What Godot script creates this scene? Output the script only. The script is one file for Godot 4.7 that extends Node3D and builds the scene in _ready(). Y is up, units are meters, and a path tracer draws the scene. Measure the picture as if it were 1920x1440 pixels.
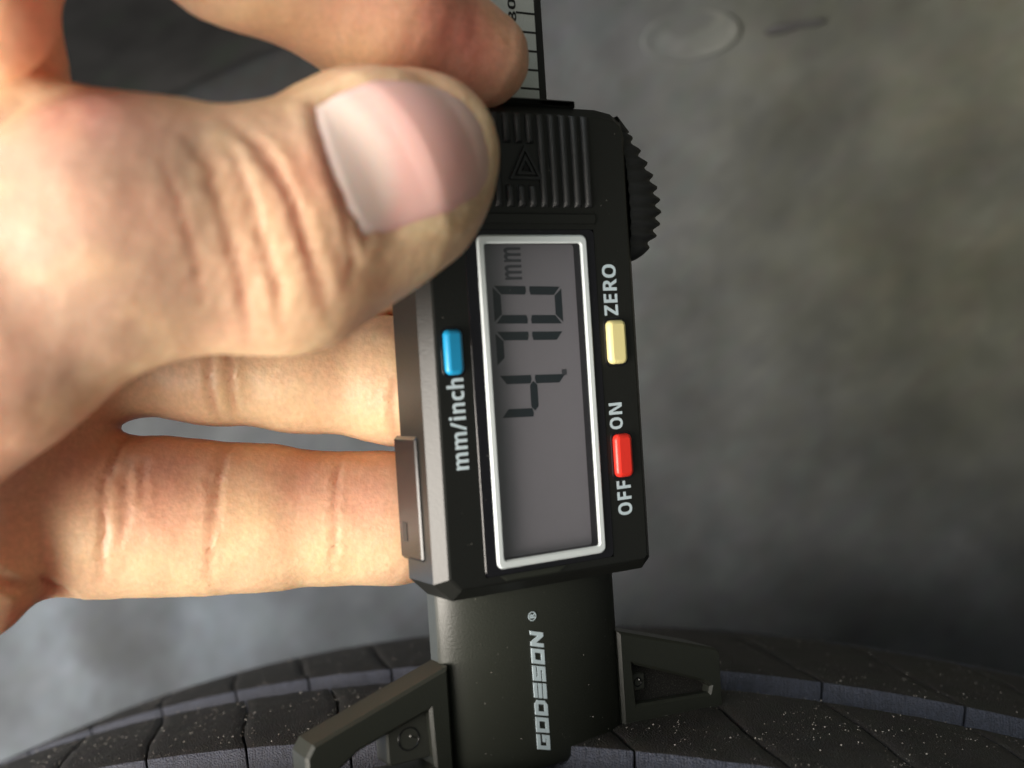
extends Node3D
# A left hand holds a digital tread depth gauge against the front of a car tyre, seen from beside the wheel arch.
# Lengths inside the builders are millimetres; MM turns them into metres. World up (y) is the picture's left: the phone was held upright and turned.

const MM := 0.001
# Tyre frame (x round the tread, y out of the tread, z along the axle towards the viewer) to world.
var WHEEL := Basis(Vector3(0, -1, 0), Vector3(1, 0, 0), Vector3(0, 0, 1))
var GAUGE := Basis(Vector3(0.680816, 0.003413, -0.732447), Vector3(-0.018997, 0.999735, -0.013000), Vector3(0.732208, 0.022765, 0.680700))          # gauge axes in the tyre frame
var GAUGE_AT := Vector3(-0.813917, 23.344541, 8.909243)
var VIEW := Basis(Vector3(0.956336, -0.049753, -0.288005), Vector3(0.037537, 0.998152, -0.047787), Vector3(0.289850, 0.034889, 0.956436))          # camera axes in the tyre frame
var EYE := Vector3(40.360845, 48.666614, 135.245545)
var rng := RandomNumberGenerator.new()
var M := {}
var noise := FastNoiseLite.new()


func _ready() -> void:
	rng.seed = 7
	noise.seed = 3
	noise.frequency = 1.0
	noise.fractal_octaves = 3
	set_camera_and_light()
	make_materials()
	build_liner()
	build_tyre()
	build_gauge()
	build_hand()


func set_camera_and_light() -> void:
	var cam := Camera3D.new()
	cam.name = "camera"
	cam.keep_aspect = Camera3D.KEEP_HEIGHT
	cam.fov = 36.246
	cam.near = 0.01
	cam.far = 60.0
	var at := CameraAttributesPhysical.new()
	at.frustum_focal_length = 36.667
	at.frustum_focus_distance = 0.149
	at.frustum_near = 0.01
	at.frustum_far = 60.0
	at.exposure_aperture = 15.0
	cam.attributes = at
	add_child(cam)
	cam.transform = Transform3D(WHEEL * VIEW, WHEEL * (EYE * MM))
	cam.current = true
	var e := Environment.new()
	e.background_mode = Environment.BG_SKY
	var sm := ProceduralSkyMaterial.new()
	sm.sky_top_color = Color(0.62, 0.70, 0.80)
	sm.sky_horizon_color = Color(0.88, 0.92, 0.92)
	sm.sky_curve = 0.2
	sm.ground_horizon_color = Color(0.37, 0.39, 0.36)
	sm.ground_bottom_color = Color(0.24, 0.245, 0.235)
	sm.ground_curve = 0.3
	sm.sun_angle_max = 0.0
	var sky := Sky.new()
	sky.sky_material = sm
	e.sky = sky
	e.background_energy_multiplier = 0.88
	e.tonemap_mode = Environment.TONE_MAPPER_LINEAR
	e.tonemap_exposure = 3.35
	e.sdfgi_enabled = true
	e.ssao_enabled = true
	e.ssil_enabled = true
	var we := WorldEnvironment.new()
	we.name = "environment"
	we.environment = e
	add_child(we)
	var sun := DirectionalLight3D.new()
	sun.name = "sun"
	sun.light_energy = 1.1
	sun.light_angular_distance = 50.0
	sun.light_color = Color(1.0, 0.965, 0.92)
	sun.shadow_enabled = true
	add_child(sun)
	var towards: Vector3 = WHEEL * Vector3(-0.58, -0.24, 0.78)
	sun.basis = Basis.looking_at(-towards, Vector3(0, 0, 1))


# ---------------------------------------------------------------- materials
func lin(r: float, g: float, b: float) -> Color:
	return Color(r, g, b).linear_to_srgb()


func noise_tex(freq: float, seed_: int, ramp: Array, size := 512, as_normal := false, kind := FastNoiseLite.TYPE_SIMPLEX_SMOOTH, octaves := 4) -> NoiseTexture2D:
	var n := FastNoiseLite.new()
	n.noise_type = kind
	n.seed = seed_
	n.frequency = freq
	n.fractal_octaves = octaves
	var t := NoiseTexture2D.new()
	t.width = size
	t.height = size
	t.seamless = true
	t.noise = n
	if as_normal:
		t.as_normal_map = true
		t.bump_strength = 6.0
	elif ramp.size():
		var g := Gradient.new()
		g.offsets = PackedFloat32Array(ramp.map(func(a): return a[0]))
		g.colors = PackedColorArray(ramp.map(func(a): return a[1]))
		t.color_ramp = g
	return t


func mat(name_: String, c: Color, rough: float, metal := 0.0) -> StandardMaterial3D:
	var m := StandardMaterial3D.new()
	m.resource_name = name_
	m.albedo_color = c
	m.roughness = rough
	m.metallic = metal
	M[name_] = m
	return m


func tri(m: StandardMaterial3D, per_metre: float) -> void:
	m.uv1_triplanar = true
	m.uv1_scale = Vector3.ONE * per_metre


func make_materials() -> void:
	var grey := func(v): return Color(v, v, v)
	var fine := noise_tex(0.05, 11, [], 512)
	var m := mat("plastic", lin(0.0092, 0.0100, 0.0090), 0.38)
	tri(m, 90.0)
	m.heightmap_enabled = true
	m.heightmap_texture = fine
	m.heightmap_scale = 0.0015
	m = mat("foot_plastic", lin(0.021, 0.0235, 0.0185), 0.42)
	tri(m, 110.0)
	m.heightmap_enabled = true
	m.heightmap_texture = fine
	m.heightmap_scale = 0.002
	mat("boss_plastic", lin(0.035, 0.037, 0.031), 0.5)
	m = mat("dusty_plastic", lin(0.05, 0.047, 0.042), 0.7)
	tri(m, 120.0)
	m.albedo_texture = noise_tex(0.12, 51, [[0.0, grey.call(0.25)], [0.55, grey.call(0.45)], [0.75, grey.call(1.0)]], 256)
	m = mat("rubber_pad", lin(0.014, 0.015, 0.016), 0.5)
	tri(m, 150.0)
	m.heightmap_enabled = true
	m.heightmap_texture = fine
	m.heightmap_scale = 0.004
	mat("flank", lin(0.012, 0.012, 0.012), 0.25)
	mat("gloss", lin(0.008, 0.008, 0.011), 0.07)
	mat("white_print", lin(0.68, 0.74, 0.76), 0.4)
	mat("label_print", lin(0.55, 0.66, 0.72), 0.5)
	mat("lcd", lin(0.265, 0.255, 0.290), 0.5)
	mat("lcd_ink", lin(0.010, 0.020, 0.028), 0.5)
	mat("lcd_ink_pale", lin(0.06, 0.065, 0.08), 0.5)
	mat("blue_button", lin(0.012, 0.27, 0.52), 0.35)
	mat("yellow_button", lin(0.82, 0.73, 0.34), 0.4)
	mat("red_button", lin(0.78, 0.035, 0.022), 0.35)
	m = mat("steel", lin(0.55, 0.57, 0.55), 0.45, 0.35)
	tri(m, 120.0)
	m.heightmap_enabled = true
	m.heightmap_texture = fine
	m.heightmap_scale = 0.003
	mat("bar_black", lin(0.006, 0.006, 0.006), 0.5)
	mat("glint_metal", lin(0.25, 0.25, 0.24), 0.2, 0.9)  # only for the added highlight slivers on the bosses
	m = mat("glass", Color(0, 0, 0, 0.04), 0.03)
	m.transparency = BaseMaterial3D.TRANSPARENCY_ALPHA
	# rubber of the tyre: colour of rubber, dust and painted sky reflection by vertex
	m = mat("rubber", Color.WHITE, 0.62)
	m.vertex_color_use_as_albedo = true
	tri(m, 60.0)
	m.albedo_texture = noise_tex(0.03, 21, [[0.0, grey.call(0.62)], [0.5, grey.call(0.85)], [1.0, grey.call(1.0)]], 512)
	m.heightmap_enabled = true
	m.heightmap_texture = noise_tex(0.09, 22, [], 512)
	m.heightmap_scale = 0.02
	m = mat("carcass", lin(0.012, 0.012, 0.014), 0.6)
	m = mat("grit", Color.WHITE, 0.45)
	m.vertex_color_use_as_albedo = true
	# liner
	m = mat("liner", Color.WHITE, 0.7)
	m.metallic_specular = 0.3
	m.vertex_color_use_as_albedo = true
	tri(m, 7.0)
	m.albedo_texture = noise_tex(0.007, 31, [[0.0, grey.call(0.72)], [0.5, grey.call(0.86)], [1.0, grey.call(1.0)]], 512, false, FastNoiseLite.TYPE_SIMPLEX_SMOOTH, 5)
	m.heightmap_enabled = true
	m.heightmap_texture = noise_tex(0.03, 32, [], 512)
	m.heightmap_scale = 0.012
	# skin
	m = mat("skin", Color.WHITE, 0.46)
	m.vertex_color_use_as_albedo = true
	tri(m, 95.0)
	m.albedo_texture = noise_tex(0.02, 41, [[0.0, grey.call(0.88)], [1.0, grey.call(1.0)]], 512)
	m.heightmap_enabled = true
	m.heightmap_texture = noise_tex(0.04, 42, [], 512, false, FastNoiseLite.TYPE_CELLULAR, 2)
	m.heightmap_scale = 0.004
	m.subsurf_scatter_enabled = true
	m.subsurf_scatter_strength = 0.35
	m = mat("nail", Color.WHITE, 0.42)
	m.vertex_color_use_as_albedo = true
	m.subsurf_scatter_enabled = true
	m.subsurf_scatter_strength = 0.3


# ---------------------------------------------------------------- builders
func thing(called: String, label: String, category: String, t: Transform3D) -> Node3D:
	var o := Node3D.new()
	o.name = called
	add_child(o, true)
	o.transform = t
	o.set_meta("label", label)
	o.set_meta("category", category)
	return o


func obj(called: String, mesh: Mesh, material: Material, parent: Node3D, at := Vector3.ZERO) -> MeshInstance3D:
	var o := MeshInstance3D.new()
	o.name = called
	o.mesh = mesh
	o.material_override = material
	o.position = at * MM
	parent.add_child(o, true)
	return o


func st_new() -> SurfaceTool:
	var st := SurfaceTool.new()
	st.begin(Mesh.PRIMITIVE_TRIANGLES)
	st.set_smooth_group(-1)
	return st


func done(st: SurfaceTool) -> ArrayMesh:
	st.generate_normals()
	st.index()
	return st.commit()


func quad(st: SurfaceTool, a: Vector3, b: Vector3, c: Vector3, d: Vector3) -> void:   # counter-clockwise seen from outside
	for p in [a, c, b, a, d, c]:
		st.add_vertex(p * MM)


func box(st: SurfaceTool, lo: Vector3, hi: Vector3) -> void:
	var p := func(i): return Vector3(hi.x if i & 1 else lo.x, hi.y if i & 2 else lo.y, hi.z if i & 4 else lo.z)
	for f in [[4, 5, 7, 6], [1, 0, 2, 3], [0, 4, 6, 2], [5, 1, 3, 7], [6, 7, 3, 2], [0, 1, 5, 4]]:
		quad(st, p.call(f[0]), p.call(f[1]), p.call(f[2]), p.call(f[3]))


func rrect(x0: float, y0: float, x1: float, y1: float, r: float, n := 4) -> PackedVector2Array:
	var out := PackedVector2Array()
	for c in [[x1 - r, y0 + r, -PI / 2], [x1 - r, y1 - r, 0.0], [x0 + r, y1 - r, PI / 2], [x0 + r, y0 + r, PI]]:
		for i in n + 1:
			var a: float = c[2] + PI / 2 * i / n
			out.append(Vector2(c[0] + r * cos(a), c[1] + r * sin(a)))
	return out


func inset(poly: PackedVector2Array, d: float) -> PackedVector2Array:   # mitred, the polygon runs counter-clockwise
	var out := PackedVector2Array()
	var n := poly.size()
	for i in n:
		var a := (poly[i] - poly[(i + n - 1) % n]).normalized()
		var b := (poly[(i + 1) % n] - poly[i]).normalized()
		var na := Vector2(-a.y, a.x)
		var nb := Vector2(-b.y, b.x)
		var m := (na + nb).normalized()
		out.append(poly[i] + m * (d / maxf(0.35, m.dot(na))))
	return out


func flat(st: SurfaceTool, poly: PackedVector2Array, z: float, up := true) -> void:
	var t := Geometry2D.triangulate_polygon(poly)
	for k in range(0, t.size(), 3):
		var a := poly[t[k]]
		var b := poly[t[k + 1]]
		var c := poly[t[k + 2]]
		if ((b - a).cross(c - a) > 0.0) == up:
			var s := b
			b = c
			c = s
		for q in [a, b, c]:
			st.add_vertex(Vector3(q.x, q.y, z) * MM)


func rings(st: SurfaceTool, a: PackedVector2Array, za: float, b: PackedVector2Array, zb: float) -> void:
	var n := a.size()
	for i in n:
		var j := (i + 1) % n
		quad(st, Vector3(a[i].x, a[i].y, za), Vector3(a[j].x, a[j].y, za), Vector3(b[j].x, b[j].y, zb), Vector3(b[i].x, b[i].y, zb))


func loft(st: SurfaceTool, poly: PackedVector2Array, layers: Array, top := true, bottom := true, smooth := -1) -> void:   # layers of [inset, z], from the back to the front
	st.set_smooth_group(smooth)
	var last := inset(poly, layers[0][0])
	if bottom:
		st.set_smooth_group(-1)
		flat(st, last, layers[0][1], false)
		st.set_smooth_group(smooth)
	for k in range(1, layers.size()):
		var next := inset(poly, layers[k][0])
		rings(st, last, layers[k - 1][1], next, layers[k][1])
		last = next
	if top:
		st.set_smooth_group(-1)
		flat(st, last, layers[-1][1])


func lofted(poly: PackedVector2Array, layers: Array, smooth := -1) -> ArrayMesh:
	var st := st_new()
	loft(st, poly, layers, true, true, smooth)
	return done(st)


func frame_ring(outer: PackedVector2Array, inner: PackedVector2Array, z0: float, z1: float, ch: float) -> ArrayMesh:   # equal numbers of corners
	var st := st_new()
	st.set_smooth_group(-1)
	rings(st, outer, z0, outer, z1 - ch)
	rings(st, outer, z1 - ch, inset(outer, ch), z1)
	rings(st, inset(outer, ch), z1, inset(inner, -ch), z1)
	rings(st, inset(inner, -ch), z1, inner, z1 - ch)
	rings(st, inner, z1 - ch, inner, z0)
	rings(st, inner, z0, outer, z0)
	return done(st)


func grid(st: SurfaceTool, nu: int, nv: int, f: Callable, colour = null, flip := false) -> void:   # f(i, j) is a point in mm
	var pts := []
	var cols := []
	for i in nu + 1:
		for j in nv + 1:
			var p: Vector3 = f.call(i, j)
			pts.append(p)
			if colour != null:
				cols.append(colour.call(p, i, j))
	for i in nu:
		for j in nv:
			var a := i * (nv + 1) + j
			var idx := [a, a + 1, a + nv + 2, a, a + nv + 2, a + nv + 1]
			if flip:
				idx = [a, a + nv + 2, a + 1, a, a + nv + 1, a + nv + 2]
			for k in idx:
				if cols.size():
					st.set_color(cols[k])
				st.add_vertex(pts[k] * MM)


# ---------------------------------------------------------------- wheel arch liner
func liner_profile(u: float) -> Vector2:   # u in mm along the section -> (y, z)
	var pts := [Vector2(-330, -150), Vector2(-120, -158), Vector2(100, -160)]
	var len0 := 230.0 + 220.0
	if u < 210.0:
		return pts[0].lerp(pts[1], u / 210.0)
	if u < 430.0:
		return pts[1].lerp(pts[2], (u - 210.0) / 220.0)
	var arc := 42.0 * PI / 2
	if u < 430.0 + arc:
		var a := (u - 430.0) / 42.0
		return Vector2(100.0 + 42.0 * sin(a), -160.0 + 42.0 * (1.0 - cos(a)))
	return Vector2(142.0 + (u - 430.0 - arc) * 0.03, -118.0 + (u - 430.0 - arc))


func liner_point(s: float, u: float) -> Vector3:
	var q := liner_profile(u)
	var a := s / 440.0
	var out := Vector3(s, q.x, q.y)
	var bow := smoothstep(60.0, 130.0, q.x)
	out.y -= bow * 440.0 * (1.0 - cos(clampf(a, -0.9, 0.9))) * 0.9
	out.z += 2.2 * noise.get_noise_2d(s * 0.008, u * 0.008 + 40.0)
	return out


func liner_colour(p: Vector3) -> Color:
	var warm := smoothstep(-40.0, 60.0, p.x) * smoothstep(-30.0, 60.0, p.y)
	var cloud := 0.5 + 0.5 * noise.get_noise_2d(p.x * 0.022 + 9.0, p.y * 0.022)
	var mottle := noise.get_noise_2d(p.x * 0.06 + 3.0, p.y * 0.06 + 20.0) * 0.6 + noise.get_noise_2d(p.x * 0.30, p.y * 0.26 + 50.0) * 0.8
	var ragged := 0.35 * noise.get_noise_2d(p.x * 0.06, p.y * 0.06 + 90.0)
	var patch := 1.0 - 0.42 * exp(-pow(Vector2((p.x + 172.0) / 20.0, (p.y + 26.0) / 24.0).length() + ragged, 6.0))
	var c := Color(0.072, 0.080, 0.088).lerp(Color(0.098, 0.120, 0.148), (0.45 + 0.55 * cloud) * smoothstep(0.0, -130.0, p.x) * smoothstep(50.0, -20.0, p.y))  # bluer and lighter at lower left: sky light painted into the liner
	c = c.lerp(Color(0.094, 0.095, 0.068), warm * (0.45 + 0.55 * cloud))
	c = c.lerp(Color(0.034, 0.035, 0.036), smoothstep(70.0, 105.0, p.y) * smoothstep(-20.0, -70.0, p.x))
	c *= 0.76 * (1.0 + 0.20 * mottle)
	c.a = 1.0
	return c * patch


func build_liner() -> void:
	var t := thing("wheel_arch_liner", "dusty grey plastic wheel arch liner behind the tyre and the hand", "liner", Transform3D(WHEEL, Vector3.ZERO))
	var st := st_new()
	st.set_smooth_group(0)
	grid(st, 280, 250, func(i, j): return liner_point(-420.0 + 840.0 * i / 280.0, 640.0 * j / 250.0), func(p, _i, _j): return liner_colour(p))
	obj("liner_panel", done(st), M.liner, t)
	# oval boss and slit along the fold at the top
	st = st_new()
	st.set_smooth_group(0)
	var tone := func(p, _i, _j): return liner_colour(p) * 1.15
	var c0 := Vector3(2.5, 121.0, -158.0)
	grid(st, 10, 36, func(i, j):
		var a: float = TAU * j / 36.0
		var r: float = [0.0, 0.35, 0.6, 0.75, 0.84, 0.90, 0.945, 0.975, 1.0, 1.02, 1.04][i]
		var h: float = [1.9, 1.9, 2.0, 2.1, 2.4, 2.6, 2.5, 2.0, 1.0, 0.0, -3.0][i]
		return c0 + Vector3(12.5 * r * cos(a), 5.6 * r * sin(a) + 0.4 * r * cos(a), h + 2.0 + 5.6 * r * sin(a) * 0.55), tone)
	obj("oval_boss", done(st), M.liner, t)
	st = st_new()
	st.set_smooth_group(-1)
	loft(st, PackedVector2Array([Vector2(0, 0.2), Vector2(1.5, -0.5), Vector2(5.0, -0.2), Vector2(8.0, 0.5), Vector2(12.0, 0.3), Vector2(14.5, 0.9), Vector2(12.5, 1.4), Vector2(8.5, 1.3), Vector2(5.5, 1.2), Vector2(2.0, 1.3)]), [[0.0, -3.0], [0.0, 0.6]])
	obj("clip_slot", done(st), M.carcass, t, Vector3(19.8, 119.6, -154.0))
	# the arch's own panel laps over the back one, upper left
	st = st_new()
	st.set_smooth_group(0)
	grid(st, 60, 44, func(i, j):
		var s: float = -420.0 + 385.0 * i / 60.0
		var u: float = 476.5 + 4.0 * maxf(0, j - 3) + (0.35 if j == 2 else (1.2 if j == 3 else 0.0)) + 0.05 * (s + 114.0)
		var lift: float = [-1.0, 1.6, 2.7, 3.0][mini(j, 3)]
		var a := clampf((u - 430.0) / 42.0, 0.0, PI / 2)
		return liner_point(s, u) + Vector3(0, -sin(a), cos(a)) * lift, func(p, _i, _j): return Color(0.026, 0.0265, 0.026) * (1.0 + 0.4 * noise.get_noise_2d(p.x * 0.08, p.z * 0.08)))
	obj("arch_panel", done(st), M.liner, t)


# ---------------------------------------------------------------- tyre
const TYRE_R := 300.0


func crown(lat: float) -> float:
	var d := absf(lat - 4.0)
	var drop := d * d / 2000.0
	if d > 60.0:
		drop += pow(d - 60.0, 2.0) / 34.0
	return drop


func tread_point(s: float, lat: float, h: float) -> Vector3:
	var a := s / TYRE_R
	var r := TYRE_R - crown(lat) + h
	return Vector3(r * sin(a), r * cos(a) - TYRE_R, -lat)


func build_tyre() -> void:
	var t := thing("car_tyre", "worn black car tyre dusted with sand, its tread under the gauge's foot", "tyre", Transform3D(WHEEL, Vector3.ZERO))
	# carcass: groove floors and sidewalls, all the way round
	var prof := [[128.0, -125.0], [122.0, -90.0], [108.0, -50.0], [94.0, -18.0], [86.0, -8.0], [76.0, -6.0]]
	for k in 14:
		prof.append([70.0 - 10.0 * k, -6.2])
	for q in [[-72.0, -6.0], [-82.0, -8.0], [-90.0, -18.0], [-104.0, -50.0], [-118.0, -90.0], [-124.0, -125.0]]:
		prof.append(q)
	var st := st_new()
	st.set_smooth_group(0)
	grid(st, 240, prof.size() - 1, func(i, j):
		var lat: float = prof[j][0]
		var a: float = TAU * i / 240.0
		var r: float = TYRE_R + prof[j][1] - (crown(lat) if absf(lat) < 75.0 else 0.0)
		return Vector3(r * sin(a), r * cos(a) - TYRE_R, -lat))
	obj("carcass", done(st), M.carcass, t)
	# ribs: [lat near, lat far, positions of the sipes at mid rib, lean of the sipe]
	var shoulder := [-72.5, -58.5, -43.5, -28.0, -10.5, 6.5, 24.0, 43.5, 62.0]
	var middle := [-79.0, -63.5, -48.0, -33.0, -15.0, 4.0, 22.5, 40.5, 59.5]
	var near := [-70.0, -52.0, -35.5, -18.0, -2.0, 15.0, 33.0, 50.0]
	var ribs := [[-82.0, -52.0, near, -0.6, 1], [-38.5, -12.0, near, 0.5, 1], [0.0, 28.0, middle, -0.68, 1], [37.6, 65.0, shoulder, -0.72, 1], [66.2, 84.0, shoulder, -0.5, 1]]
	for rib in ribs:
		var at: Array = rib[2].duplicate()
		while at[-1] < 215.0:
			at.append(at[-1] + 16.0 + rng.randf_range(-1.6, 2.4))
		while at[0] > -215.0:
			at.push_front(at[0] - 15.5 + rng.randf_range(-2.4, 1.4))
		for k in at.size() - 1:
			tread_block(t, at[k], at[k + 1], rib[0], rib[1], rib[3], absf(at[k]) < 110.0)
		# the rest of the ring, out of reach of the lens
		st = st_new()
		st.set_smooth_group(-1)
		var from: float = at[-1] / TYRE_R
		var to: float = TAU + at[0] / TYRE_R
		grid(st, 110, 7, func(i, j):
			var lat: float = lerpf(rib[0], rib[1], clampf((j - 1) / 5.0, 0.0, 1.0))
			return tread_point(lerpf(from, to, i / 110.0) * TYRE_R, lat, -6.0 if j == 0 or j == 7 else 0.0), func(_p, _i, _j): return Color(0.03, 0.029, 0.029))
		obj("tread_rib", done(st), M.rubber, t)
	scatter_grit(t)


func sipe_at(s0: float, lat: float, mid: float, lean: float) -> float:
	var d := lat - mid
	return s0 + lean * d + 0.7 * sin(clampf(d / 13.0, -1.2, 1.2) * PI) + 0.012 * d * absf(d) * signf(lean) * -0.6 + 0.25 * noise.get_noise_2d(lat * 0.2, s0)


func dust(p: Vector3) -> Color:
	var k := 0.5 + 0.5 * noise.get_noise_2d(p.x * 0.11, p.z * 0.11 + 5.0)
	var streak := 0.5 + 0.5 * noise.get_noise_2d(p.x * 0.05 + 70.0, p.z * 0.8)
	return Color(0.008, 0.008, 0.0085).lerp(Color(0.046, 0.041, 0.036), clampf(0.55 * k + 0.45 * streak, 0.0, 1.0))


func tread_block(t: Node3D, sa: float, sb: float, la: float, lb: float, lean: float, fine: bool) -> void:
	var mid := (la + lb) / 2.0
	var nu := 10 if fine else 4
	var nv := 16 if fine else 5
	# two edge rows on each side: the wall's foot and its top, then a small rounded shoulder
	var us := [[0.0, -6.5], [0.0, -0.45], [0.0, -0.1]]
	var gap := 0.17
	var wall := Color(0.055, 0.066, 0.098)  # bluish: the sky's reflection painted into the groove walls
	var st := st_new()
	st.set_smooth_group(0)
	var h := func(k, n): return -6.5 if k == 0 or k == n else (-0.22 if k == 1 or k == n - 1 else (-0.03 if k == 2 or k == n - 2 else 0.0))
	var place := func(k, n, lo, hi, e0):   # rows 0, 1 at the edge, 2 a little inside
		if k <= 1: return lo
		if k >= n - 1: return hi
		if k == 2: return lo + e0
		if k == n - 2: return hi - e0
		return lerpf(lo + e0, hi - e0, float(k - 2) / (n - 4))
	var mu := nu + 4
	var mv := nv + 4
	grid(st, mu, mv, func(i, j):
		var lat: float = place.call(j, mv, la, lb, 0.3)
		var slant: float = 0.0
		if j == 0: slant = -0.7
		if j == mv: slant = 0.7
		var s0: float = sipe_at(sa, lat, mid, lean) + gap
		var s1: float = sipe_at(sb, lat, mid, lean) - gap
		var s: float = place.call(i, mu, s0, s1, 0.18)
		var z: float = minf(h.call(i, mu), h.call(j, mv))
		if z > -0.2:
			z += 0.14 * noise.get_noise_2d(s * 0.25, lat * 0.25) - 0.12 * pow(absf(2.0 * (lat - la) / (lb - la) - 1.0), 6.0)
		elif z < -6.0 and i > 0 and i < mu: z = -6.5
		return tread_point(s, lat + slant, z), func(p, i, j):
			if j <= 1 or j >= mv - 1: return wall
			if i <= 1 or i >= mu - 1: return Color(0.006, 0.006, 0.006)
			return dust(p), true)
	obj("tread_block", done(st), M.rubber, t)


func grain_mesh() -> ArrayMesh:
	var st := st_new()
	var v := [Vector3(1, 0, 0.2), Vector3(-0.4, 0.9, 0), Vector3(-0.6, -0.8, 0.1), Vector3(0.1, 0.1, 1.0), Vector3(0, 0, -0.9)]
	for f in [[0, 1, 3], [1, 2, 3], [2, 0, 3], [1, 0, 4], [2, 1, 4], [0, 2, 4]]:
		for k in [f[0], f[2], f[1]]:
			st.add_vertex(v[k])
	return done(st)


func scatter_grit(t: Node3D) -> void:
	var mm := MultiMesh.new()
	mm.transform_format = MultiMesh.TRANSFORM_3D
	mm.use_colors = true
	mm.mesh = grain_mesh()
	var spots := []
	while spots.size() < 14000:
		var lat := rng.randf_range(-50.0, 72.0)
		var s := rng.randf_range(-110.0, 90.0)
		if (lat > 28.1 and lat < 37.5) or (lat > -12.0 and lat < 0.2):
			if rng.randf() > 0.03:
				continue
			continue
		var dens := 0.3 + 0.9 * noise.get_noise_2d(s * 0.09 + 30.0, lat * 0.09) + 0.5 * noise.get_noise_2d(s * 0.5, lat * 0.5)
		if lat > 38.0: dens *= 0.35
		if rng.randf() > dens:
			continue
		spots.append(Vector2(s, lat))
	mm.instance_count = spots.size()
	for k in spots.size():
		var size := 0.035 + 0.13 * pow(rng.randf(), 5.0)
		var b := Basis.from_euler(Vector3(rng.randf() * TAU, rng.randf() * TAU, rng.randf() * TAU)).scaled(Vector3.ONE * size * MM)
		mm.set_instance_transform(k, Transform3D(b, tread_point(spots[k].x, spots[k].y, size * 0.3) * MM))
		var tone := rng.randf()
		mm.set_instance_color(k, Color(0.06, 0.052, 0.045).lerp(Color(0.44, 0.42, 0.385), tone * tone))
	var o := MultiMeshInstance3D.new()
	o.name = "sand"
	o.multimesh = mm
	o.material_override = M.grit
	o.set_meta("kind", "stuff")
	t.add_child(o, true)


# ---------------------------------------------------------------- gauge
func lettering(text: String, u0: float, v0: float, u1: float, v1: float, z: float, material: Material, parent: Node3D, called := "lettering", weight := 700) -> void:
	# the words run up the gauge: u along its +y, v along its -x; (u0, v0) is the lower left corner of the print
	var f := SystemFont.new()
	f.font_names = PackedStringArray(["Droid Sans"])
	f.font_weight = weight
	var tm := TextMesh.new()
	tm.font = f
	tm.text = text
	tm.font_size = 32
	tm.pixel_size = 0.0001
	tm.depth = 0.00003
	tm.curve_step = 1.0
	var bb := tm.get_aabb()
	var o := obj(called, tm, material, parent)
	var sx := (u1 - u0) * MM / bb.size.x
	var sy := (v1 - v0) * MM / bb.size.y
	o.basis = Basis(Vector3(0, 1, 0) * sx, Vector3(-1, 0, 0) * sy, Vector3(0, 0, 1))
	var corner := o.basis * Vector3(bb.position.x, bb.position.y, bb.position.z + bb.size.z / 2)
	o.position = Vector3(-v0, u0, z) * MM - corner


func bars(list: Array, u0: float, v0: float, shear: float, z0: float, z1: float) -> ArrayMesh:   # polygons in the same (u, v) frame, as thin raised print
	var st := st_new()
	for poly in list:
		var p := PackedVector2Array()
		for q in poly:
			p.append(Vector2(-(v0 + q.y), u0 + q.x + shear * q.y))
		var area := 0.0
		for k in p.size():
			area += p[k].cross(p[(k + 1) % p.size()])
		if area < 0.0:
			p.reverse()
		loft(st, p, [[0.0, z0], [0.0, z1]])
	return done(st)


func rect(a: float, b: float, c: float, d: float) -> Array:
	return [Vector2(a, b), Vector2(c, b), Vector2(c, d), Vector2(a, d)]


func digit(which: String, w: float, h: float, tk: float) -> Array:
	var g := 0.22
	var hh := h / 2.0
	var seg := {
		"a": [Vector2(g, h), Vector2(w - g, h), Vector2(w - tk - g * 0.4, h - tk), Vector2(tk + g * 0.4, h - tk)],
		"d": [Vector2(g, 0), Vector2(tk + g * 0.4, tk), Vector2(w - tk - g * 0.4, tk), Vector2(w - g, 0)],
		"b": [Vector2(w, h - g), Vector2(w, hh + g * 1.3), Vector2(w - tk / 2, hh + g), Vector2(w - tk, hh + tk * 0.4), Vector2(w - tk, h - tk - g * 0.4)],
		"c": [Vector2(w, g), Vector2(w - tk, tk + g * 0.4), Vector2(w - tk, hh - tk * 0.4), Vector2(w - tk / 2, hh - g), Vector2(w, hh - g * 1.3)],
		"e": [Vector2(0, g), Vector2(0, hh - g * 1.3), Vector2(tk / 2, hh - g), Vector2(tk, hh - tk * 0.4), Vector2(tk, tk + g * 0.4)],
		"f": [Vector2(0, h - g), Vector2(tk, h - tk - g * 0.4), Vector2(tk, hh + tk * 0.4), Vector2(tk / 2, hh + g), Vector2(0, hh + g * 1.3)],
		"g": [Vector2(tk * 0.7, hh), Vector2(tk * 1.2, hh + tk / 2), Vector2(w - tk * 1.2, hh + tk / 2), Vector2(w - tk * 0.7, hh), Vector2(w - tk * 1.2, hh - tk / 2), Vector2(tk * 1.2, hh - tk / 2)],
	}
	var out := []
	for k in which:
		out.append(seg[k])
	return out


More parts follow.
